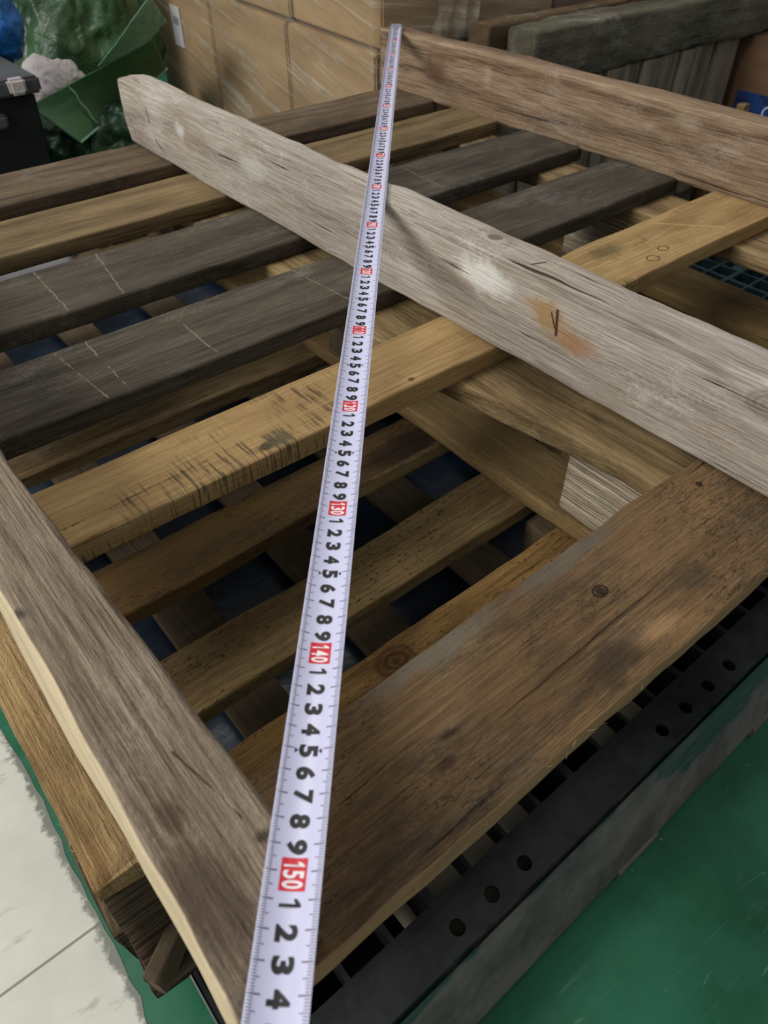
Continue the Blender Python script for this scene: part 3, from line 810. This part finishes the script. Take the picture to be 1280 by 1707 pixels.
# blue sheet between plastic and wooden pallets
t = NT('dark_blue_film'); co = t.coord(); n1 = t.noise(co, 7, 5, .6)
t.link(t.mix(t.ss(n1, .35, .7), K(12, 20, 30), K(38, 52, 68)), t.b.inputs['Base Color']); t.b.inputs['Roughness'].default_value = .28
t.bump(n1, .3, .01)
M_blue = t.m
bm = bmesh.new(); nx, ny = 60, 60; g = []
for i in range(nx + 1):
    row = []
    for j in range(ny + 1):
        x = 3 + 102 * i / nx; y = 17.2 + 147 * j / ny
        if j == 0: y += .5 * noise.noise(Vector((x * .1, 0, 0))) - (0 if x > 60 else -2)
        z = -39.5 + .25 * noise.noise(Vector((x * .06, y * .06, 0)))
        row.append(bm.verts.new(P(x, y, z)))
    g.append(row)
for i in range(nx):
    for j in range(ny): f = bm.faces.new((g[i][j], g[i + 1][j], g[i + 1][j + 1], g[i][j + 1])); f.smooth = True
o = world_mesh('plastic_sheet', bm, M_blue, None, P(50, 65, -39.6), smooth=True)
tag(o, 'dark blue plastic sheet spread between the black pallet and the wooden pallets', 'plastic sheet')
md = o.modifiers.new('s', 'SOLIDIFY'); md.thickness = .0006

# ------------------------------------------------------------------ cartons in stretch wrap
def fr(f_, r_):                 # forward/right of the viewer -> world cm
    ca, sa = math.cos(AZ), math.sin(AZ)
    return (f_ * ca + r_ * sa, f_ * sa - r_ * ca)
def carton_mat(name, c1, c2):
    t = NT(name); co = t.coord(); n1 = t.noise(t.map(co, scale=(3, 3, 12)), 1, 5, .6)
    t.link(t.mix(t.ss(n1, .3, .7), c1, c2), t.b.inputs['Base Color']); t.b.inputs['Roughness'].default_value = .65
    t.bump(t.noise(co, 12, 4), .15, .01)
    return t.m
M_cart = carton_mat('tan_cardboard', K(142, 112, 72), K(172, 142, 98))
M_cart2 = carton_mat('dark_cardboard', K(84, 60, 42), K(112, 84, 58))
SAZ = math.radians(33.0)
corner = fr(170, -1.6)
dl = fr(math.cos(SAZ), -math.sin(SAZ)); dr = fr(math.sin(SAZ), math.cos(SAZ))
dl = Vector(dl).normalized(); dr = Vector(dr).normalized()
RS = math.atan2(dr.y, dr.x)
def carton(s0, s1, t0, t1, z0, z1, mat, label, group=None, bulge=.004, parent=None, nm='cardboard_carton'):
    """s along the left face away from the corner, t along the right face"""
    c2 = Vector(corner) + dl * (s0 + s1) / 2 + dr * (t0 + t1) / 2
    sx, sy, sz = (t1 - t0) / 100, (s1 - s0) / 100, (z1 - z0) / 100
    bm = box_bm(sx, sy, sz, .004, 2)
    bmesh.ops.subdivide_edges(bm, edges=[e_ for e_ in bm.edges if e_.calc_length() > .1], cuts=5, use_grid_fill=True)
    for v in bm.verts:
        k = (1 - abs(v.co.x / (sx / 2)) ** 2) * (1 - abs(v.co.z / (sz / 2)) ** 2)
        k2 = (1 - abs(v.co.y / (sy / 2)) ** 2) * (1 - abs(v.co.z / (sz / 2)) ** 2)
        if abs(v.co.y) > sy / 2 * .98: v.co.y += math.copysign(bulge * k, v.co.y)
        if abs(v.co.x) > sx / 2 * .98: v.co.x += math.copysign(bulge * k2, v.co.x)
    o = mesh_obj(nm, bm, mat, None, P(c2.x, c2.y, (z0 + z1) / 2), Matrix.Rotation(RS, 3, 'Z'))
    tag(o, label, 'box', group)
    return o
SG = 'brown cartons in the wrapped stack behind the pallet'
ZS = -5.5
carton(.4, 39.0, 0, 45, FL + .1, ZS, M_cart, 'tan lower carton at the near corner of the wrapped stack, behind the tape end', SG)
carton(40.2, 85.3, 0, 45, FL + .1, ZS, M_cart, 'tan carton of the lower row, second from the near corner of the wrapped stack', SG)
cl = carton(86.7, 133, 0, 45, FL + .1, ZS, M_cart, 'tan carton at the far left end of the lower row, bearing a white shipping label', SG)
carton(.3, 38.3, 1.6, 47, ZS + .8, 29, M_cart, 'tan carton of the upper row at the near corner, above the tape end', SG)
carton(39.0, 85.2, 1.0, 46, ZS + .8, 29, M_cart, 'tan upper carton next left of the corner one, only its lower edge in view', SG)
carton(86.0, 133, 1.0, 46, ZS + .8, 29, M_cart, 'tan carton of the upper row above the labelled carton', SG)
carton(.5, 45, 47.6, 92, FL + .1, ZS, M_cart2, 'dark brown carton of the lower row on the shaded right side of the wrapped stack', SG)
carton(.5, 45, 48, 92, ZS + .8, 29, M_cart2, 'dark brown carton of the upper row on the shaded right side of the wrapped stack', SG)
# label on the left carton
bm = bmesh.new(); c2 = Vector(corner) + dl * 112.3 - dr * .62
bmesh.ops.create_cube(bm, size=1); bmesh.ops.scale(bm, vec=(.0015, .072, .105), verts=bm.verts)
def label_mat():
    t = NT('shipping_label'); co = t.coord(); sx = t.n('ShaderNodeSeparateXYZ'); t.link(co, sx.inputs[0])
    inside = t.math('MULTIPLY', t.math('LESS_THAN', t.math('ABSOLUTE', sx.outputs[1]), .024), t.math('LESS_THAN', t.math('ABSOLUTE', t.math('SUBTRACT', sx.outputs[2], .014)), .010))
    n1 = t.noise(t.map(co, scale=(1, 500, 120)), 1, 1)
    t.link(t.mix(t.math('MULTIPLY', inside, t.ss(n1, .4, .5, .35, .8)), K(214, 216, 226), K(60, 64, 80)), t.b.inputs['Base Color'])
    return t.m
mesh_obj('shipping_label', bm, label_mat(), cl, P(c2.x, c2.y, -17.0), Matrix.Rotation(RS, 3, 'Z'), label='white paper label with a faint grey block of print')
# stretch film
def film_mat(name, amount):
    t = NT(name); co = t.coord()
    c1_ = t.vm('DOT_PRODUCT', co, (dl.x, dl.y, 0)); c3_ = t.vm('DOT_PRODUCT', co, (-.17 * dl.x + .12 * dr.x, -.17 * dl.y + .12 * dr.y, 1)); c2_ = t.vm('DOT_PRODUCT', co, (dr.x, dr.y, 0))
    cb_ = t.n('ShaderNodeCombineXYZ'); t.link(t.math('MULTIPLY', c1_, 2.2), cb_.inputs[0]); t.link(t.math('MULTIPLY', c2_, 2.2), cb_.inputs[1]); t.link(t.math('MULTIPLY', c3_, 42), cb_.inputs[2])
    n1 = t.noise(cb_.outputs[0], 1, 4, .6, .5); n2 = t.noise(t.map(co, scale=(7, 7, 7)), 1, 3)
    al = t.math('MULTIPLY_ADD', t.math('MULTIPLY', t.ss(n1, .48, .66), t.ss(n2, .3, .6)), .42, amount)  # pale opacity streaks paint in the highlights of the wrinkled film
    t.b.inputs['Base Color'].default_value = K(214, 204, 186)
    t.b.inputs['Roughness'].default_value = .16
    t.link(al, t.b.inputs['Alpha'])
    t.bump(t.math('ADD', n1, t.math('MULTIPLY', t.noise(co, 60, 3), .3)), .8, .01)
    return t.m
M_film = film_mat('stretch_film', .13)
bm = bmesh.new()
def S2(s, t_, z): c2 = Vector(corner) + dl * s + dr * t_; return P(c2.x, c2.y, z)
path = [(134, -1.2)] + [(134 - 134.8 * k / 90, -1.2) for k in range(1, 90)] + [(-.9, -1.2)] + [(-.9, -1.2 + 94 * k / 60) for k in range(1, 61)]
nz = 46; g = []
for i, (s, tt) in enumerate(path):
    col = []
    for j in range(nz + 1):
        z = FL + 2 + 82 * j / nz
        a = .45 * noise.noise(Vector((i * .12 + j * .25, j * .55, 0))) + .25 * noise.noise(Vector((i * .5, j * .9, 4)))
        if i <= 90: p = S2(s, tt - a * .8, z)
        else: p = S2(s - a * .8, tt, z)
        col.append(bm.verts.new(p))
    g.append(col)
for i in range(len(path) - 1):
    for j in range(nz): f = bm.faces.new((g[i][j], g[i + 1][j], g[i + 1][j + 1], g[i][j + 1])); f.smooth = True
o = world_mesh('stretch_wrap', bm, M_film, None, S2(0, 0, -40), smooth=True)
tag(o, 'clear wrinkled stretch film wound around the brown cartons', 'plastic film')
# loose crinkled end of film
bm = bmesh.new(); g = []
for i in range(19):
    row = []
    for j in range(26):
        tt = 13 + 11 * i / 18 + 2.0 * noise.noise(Vector((j * .2, 0, 7))); z = -4.5 + 34 * j / 25
        d = 2.2 + 1.6 * noise.noise(Vector((i * .35, j * .3, 2))) + 1.0 * noise.noise(Vector((i * .9, j * .5, 3)))
        row.append(bm.verts.new(S2(-d, tt, z)))
    g.append(row)
for i in range(18):
    for j in range(25): f = bm.faces.new((g[i][j], g[i + 1][j], g[i + 1][j + 1], g[i][j + 1])); f.smooth = True
o = world_mesh('loose_film', bm, film_mat('crinkled_film', .22), None, S2(0, 18, -4), smooth=True)
tag(o, 'loose crinkled flap of clear film hanging on the shaded right side of the carton stack', 'plastic film')

# ------------------------------------------------------------------ green tarpaulins, bags and bin at the back left
def tarp_mat(name, c1, c2, rough=.35, seed=0, bs=.5):
    t = NT(name); co = t.map(t.coord(), loc=(seed, seed * .3, 0))
    n1 = t.noise(co, 5, 5, .6); n2 = t.noise(co, 18, 4, .6, .8)
    t.link(t.mix(t.ss(n1, .35, .7), c1, c2), t.b.inputs['Base Color']); t.b.inputs['Roughness'].default_value = rough
    t.bump(t.math('ADD', n2, t.math('MULTIPLY', n1, .8)), bs, .02)
    return t.m
M_t1 = tarp_mat('olive_green_tarpaulin', K(36, 66, 38), K(72, 108, 66), .36, 1)
M_t2 = tarp_mat('flat_green_tarpaulin', K(62, 104, 66), K(78, 122, 80), .5, 2, .12)
M_t3 = tarp_mat('dark_green_tarpaulin', K(22, 48, 30), K(40, 74, 48), .4, 3)
M_t4 = tarp_mat('pale_green_tarpaulin', K(128, 172, 148), K(160, 198, 174), .4, 4)
M_bl = tarp_mat('blue_plastic_bag', K(20, 84, 160), K(40, 120, 200), .3, 5)
M_wh = tarp_mat('white_woven_bag', K(176, 168, 168), K(214, 208, 206), .7, 6, .3)
def blob(name, c, r, mat, label, cat, amp=.18, seed=0, flat=None):
    bm = bmesh.new(); bmesh.ops.create_icosphere(bm, subdivisions=6, radius=1)
    for v in bm.verts:
        d = v.co.normalized()
        q = d * 1.6 + Vector((seed, 0, 0))
        rid = 1 - abs(noise.noise(d * 2.6 + Vector((seed, 3, 1)))) * 2
        rid2 = 1 - abs(noise.noise(Vector((d.x * 7, d.y * 7, d.z * 3)) + Vector((seed, 7, 1)))) * 2
        k = 1 + amp * (noise.noise(q) + .35 * rid * .6 + .16 * rid2)
        v.co = Vector((d.x * r[0] / 100, d.y * r[1] / 100, d.z * r[2] / 100)) * k
        zmin = (FL + .3 - c[2]) / 100
        if v.co.z < zmin: v.co.z = zmin + (v.co.z - zmin) * .01
    o = mesh_obj(name, bm, mat, None, P(*c), None, smooth=True)
    tag(o, label, cat); return o
def sheet(name, q, mat, label, cat, amp=1.5, seed=0, n=46, fold=3.0, th=.0012, kind=None, parent=None):
    """crumpled patch over four world corners (cm), folds as ridged noise"""
    A, B, Cc, D = [Vector(p) for p in q]
    nr = (B - A).cross(D - A).normalized()
    bm = bmesh.new(); g = []
    for i in range(n + 1):
        row = []
        for j in range(n + 1):
            u, v = i / n, j / n
            p = A.lerp(B, u).lerp(D.lerp(Cc, u), v)
            rd = (1 - abs(noise.noise(Vector((u * fold + seed, v * fold * .6, 0)))) * 2.2) + .4 * (1 - abs(noise.noise(Vector((u * fold * 3 + seed, v * fold * 2, 5)))) * 2)
            p = p + nr * amp * rd
            row.append(bm.verts.new(P(p.x, p.y, max(p.z, FL + .4))))
        g.append(row)
    for i in range(n):
        for j in range(n): f = bm.faces.new((g[i][j], g[i + 1][j], g[i + 1][j + 1], g[i][j + 1])); f.smooth = True
    o = world_mesh(name, bm, mat, parent, P(*((A + Cc) / 2)), smooth=True)
    m_ = o.modifiers.new('s', 'SOLIDIFY'); m_.thickness = th
    if label: tag(o, label, cat)
    return o
blob('bundled_tarpaulin', (92, 260, -21), (22, 21, 26), M_t1, 'large rounded bundle of wrinkled olive green tarpaulin behind the black bin', 'tarpaulin', .22, 2)
st = sheet('folded_tarpaulin', [(60.5, 217, -24), (96, 212.5, -13), (107, 232, -25), (69.2, 210.5, -33)], M_t2, 'smooth folded green tarpaulin with a pale hemmed edge behind the pale grey beam', 'tarpaulin', .5, 4, fold=1.2)
# hem and crease on it
def tube(name, pts, r, mat, parent=None, label=None):
    cu = bpy.data.curves.new(name, 'CURVE'); cu.dimensions = '3D'; cu.bevel_depth = r; cu.bevel_resolution = 2
    sp = cu.splines.new('POLY'); sp.points.add(len(pts) - 1)
    W0 = P(*pts[0])
    for k, p in enumerate(pts): q = P(*p) - W0; sp.points[k].co = (q.x, q.y, q.z, 1)
    ob = bpy.data.objects.new(name, cu); S.collection.objects.link(ob); C.view_layer.update()
    me = bpy.data.meshes.new_from_object(ob.evaluated_get(C.evaluated_depsgraph_get())); bpy.data.objects.remove(ob)
    me.materials.clear(); me.materials.append(mat)
    o = bpy.data.objects.new(name, me); S.collection.objects.link(o)
    M = Matrix.Translation(W0)
    if parent is not None: o.parent = parent; M = wloc(parent).inverted() @ M
    o.location = M.to_translation(); o.rotation_euler = M.to_euler()
    if label: o['label'] = label
    return o
QA, QB, QC, QD = Vector((60.5, 217, -24)), Vector((96, 212.5, -13)), Vector((107, 232, -25)), Vector((69.2, 210.5, -33))
QN = (QB - QA).cross(QD - QA).normalized()
if QN.y > 0: QN = -QN
def on_sheet(u, v, k=.9): return tuple(QA.lerp(QB, u).lerp(QD.lerp(QC, u), v) + QN * k)
tube('hem', [on_sheet(k / 10, 1.0) for k in range(11)], .0030, M_t4, st, 'pale stitched hem')
tube('crease', [on_sheet(.30 - .02 * k + .012 * (k % 2), .05 + .18 * k) for k in range(6)], .0020, M_t4, st, 'pale crease line')
sheet('tarpaulin_flap', [(80, 214, -18.0), (88, 192, -1), (99, 209, -9), (95, 214, -14.5)], M_t4, 'pale translucent green tarpaulin flap slanting beside the carton stack', 'tarpaulin', .5, 8, fold=1.5)
blob('crumpled_tarpaulin', (80, 236, -47), (22, 24, 14), M_t3, 'dark green crumpled tarpaulin heap on the floor under the folded one', 'tarpaulin', .5, 5)
sheet('draped_tarpaulin', [(62, 216, -30), (96, 214, -22), (98, 196, -50), (58, 205, -50)], M_t3, 'dark green tarpaulin hanging in deep folds under the hemmed edge', 'tarpaulin', 3.0, 11, fold=4.5)
blob('woven_bag', (77, 243, -27), (9, 9, 8), M_wh, 'white woven bag poking out between the black bin and the green tarpaulin', 'bag', .2, 9)
blob('plastic_bag', (61, 229, -7), (7.5, 7.5, 9), M_bl, 'bright blue plastic bag at the top left, on the black bin', 'bag', .2, 12)
# bin
bn = empty('storage_bin', P(50, 214, FL), 'black bin with a grey lid at the left edge behind the pallets', 'bin')
M_bin = dusty('black_bin_plastic', K(20, 21, 22), K(50, 52, 52), .4, 5)
M_lid = dusty('grey_lid_plastic', K(58, 62, 64), K(104, 108, 108), .5, 5)
def tapered(x0, x1, y0, y1, z0, z1, k, bev=.006):
    bm = box_bm((x1 - x0) / 100, (y1 - y0) / 100, (z1 - z0) / 100)
    for v in bm.verts:
        if v.co.z < 0: v.co.x *= k; v.co.y *= k
    bmesh.ops.bevel(bm, geom=bm.edges[:], offset=bev, segments=2, affect='EDGES')
    return bm, P((x0 + x1) / 2, (y0 + y1) / 2, (z0 + z1) / 2)
bm, c_ = tapered(26, 58, 199, 232, FL, -17, .92); mesh_obj('body', bm, M_bin, bn, c_)
bm, c_ = tapered(25, 59.5, 197.5, 233.5, -17, -13.5, 1); mesh_obj('lid', bm, M_lid, bn, c_, label='grey lid')
bm, c_ = tapered(52, 56, 196.2, 198.6, -16.6, -13.2, .9); mesh_obj('latch', bm, M_wh, bn, c_, label='pale latch')
bm, c_ = tapered(44, 50, 197.0, 199.4, -23, -20, .9); mesh_obj('handle', bm, M_lid, bn, c_)

# ------------------------------------------------------------------ weathered timbers and crate at the back right
M_gt = wood('grey_green_old_timber', K(54, 48, 38), K(120, 114, 96), grain=.6, stain=K(66, 58, 44), stain_amt=.6, dust=.25, seed=61, bumps=.9, split=.5, blotch=K(98, 116, 94), blotch_amt=.25)
o = board('old_timber', 'A', 126, 262, 106.5, 114.5, -9.8, 0, M_gt, None, wob=.006, r=.010, yaw=-.6)
tag(o, 'thick grey-green weathered timber lying on the slatted crate behind the brown rear beam', 'timber')
M_bt = wood('brown_old_timber', K(60, 48, 34), K(112, 92, 66), grain=.6, stain=K(50, 40, 30), stain_amt=.6, dust=.2, seed=67, bumps=.9)
o = board('old_timber', 'A', 121, 172, 115.4, 120.6, -9, .5, M_bt, None, wob=.004, r=.008)
tag(o, 'narrower brown old timber behind and left of the grey-green one, beside the carton stack', 'timber')
cr = empty('wooden_crate', P(165, 112, FL), 'old wooden crate with grey vertical boards under the weathered timbers, right of the stack', 'crate')
M_cr = wood('grey_crate_board', K(84, 76, 62), K(176, 164, 142), grain=.8, ring=9, stain=K(76, 64, 50), stain_amt=.4, seed=71, bumps=.7)
bxs = [128, 135, 143, 150, 157, 163, 171, 178, 184, 192.5, 202.5]
for k in range(len(bxs) - 1):
    x0, x1 = bxs[k] + .15, bxs[k + 1] - .15
    zt = -9.9; zb = -46 + 0
    bm = board_bm((zt - zb) / 100, (x1 - x0) / 100, .018, seed=k * 3.3, wob=.0015)
    mesh_obj('side_board', bm, M_cr, cr, P((x0 + x1) / 2, 109.0 - .8 * (k % 2), (zt + zb) / 2), Matrix.Rotation(math.pi / 2, 3, 'X') @ Matrix.Rotation(math.pi / 2, 3, 'Z'))
for y in (110.5, 115.5):
    for z in (-52, -17): board('rail', 'A', 127, 203, y, y + 3, z, z + 7, M_cr, cr, wob=.0015)
for k in range(2):
    board('end_board', 'B', (126.5, 201)[k], (128.5, 205)[k], 110.2, 119, -54, -9.9, M_cr, cr, wob=.0015)
board('stub_post', 'B', 183.6, 185.8, 91.5, 93.5, FL + 15.3, -18.9, M_pale, cr)
bm = box_bm(.44, .48, .42, .004, 2)
cb = mesh_obj('cardboard_carton', bm, M_cart2, None, P(228, 107, -31), None)
tag(cb, 'dark brown carton with blue print at the right edge of the picture, beyond the crate', 'box')
def print_mat():
    t = NT('blue_print'); co = t.coord(); sx = t.n('ShaderNodeSeparateXYZ'); t.link(co, sx.inputs[0])
    dy = t.math('SUBTRACT', sx.outputs[1], .012); dz = t.math('SUBTRACT', sx.outputs[2], .012)
    L = t.math('SQRT', t.math('ADD', t.math('MULTIPLY', dy, dy), t.math('MULTIPLY', dz, dz)))
    rg = t.ss(t.math('ABSOLUTE', t.math('SUBTRACT', L, .016)), .0014, .003, 1, 0)
    t.link(t.mix(rg, t.mix(t.ss(t.noise(co, 30, 3), .4, .6), K(16, 36, 84), K(24, 58, 122)), K(190, 204, 222)), t.b.inputs['Base Color'])
    return t.m
bm = box_bm(.002, .22, .10); mesh_obj('printed_panel', bm, print_mat(), cb, P(205.9, 94.8, -26.8), None, label='blue printed band with a white ring mark')
M_str = plain('white_plastic', K(206, 202, 206), .5)
o = board('plastic_strip', 'A', 5, 33.8, 119.3, 124.6, -24, -22.9, M_str, None, r=.002, wob=.001)
tag(o, 'white plastic strip lying deep under the slats near the left edge of the pallet', 'strip')
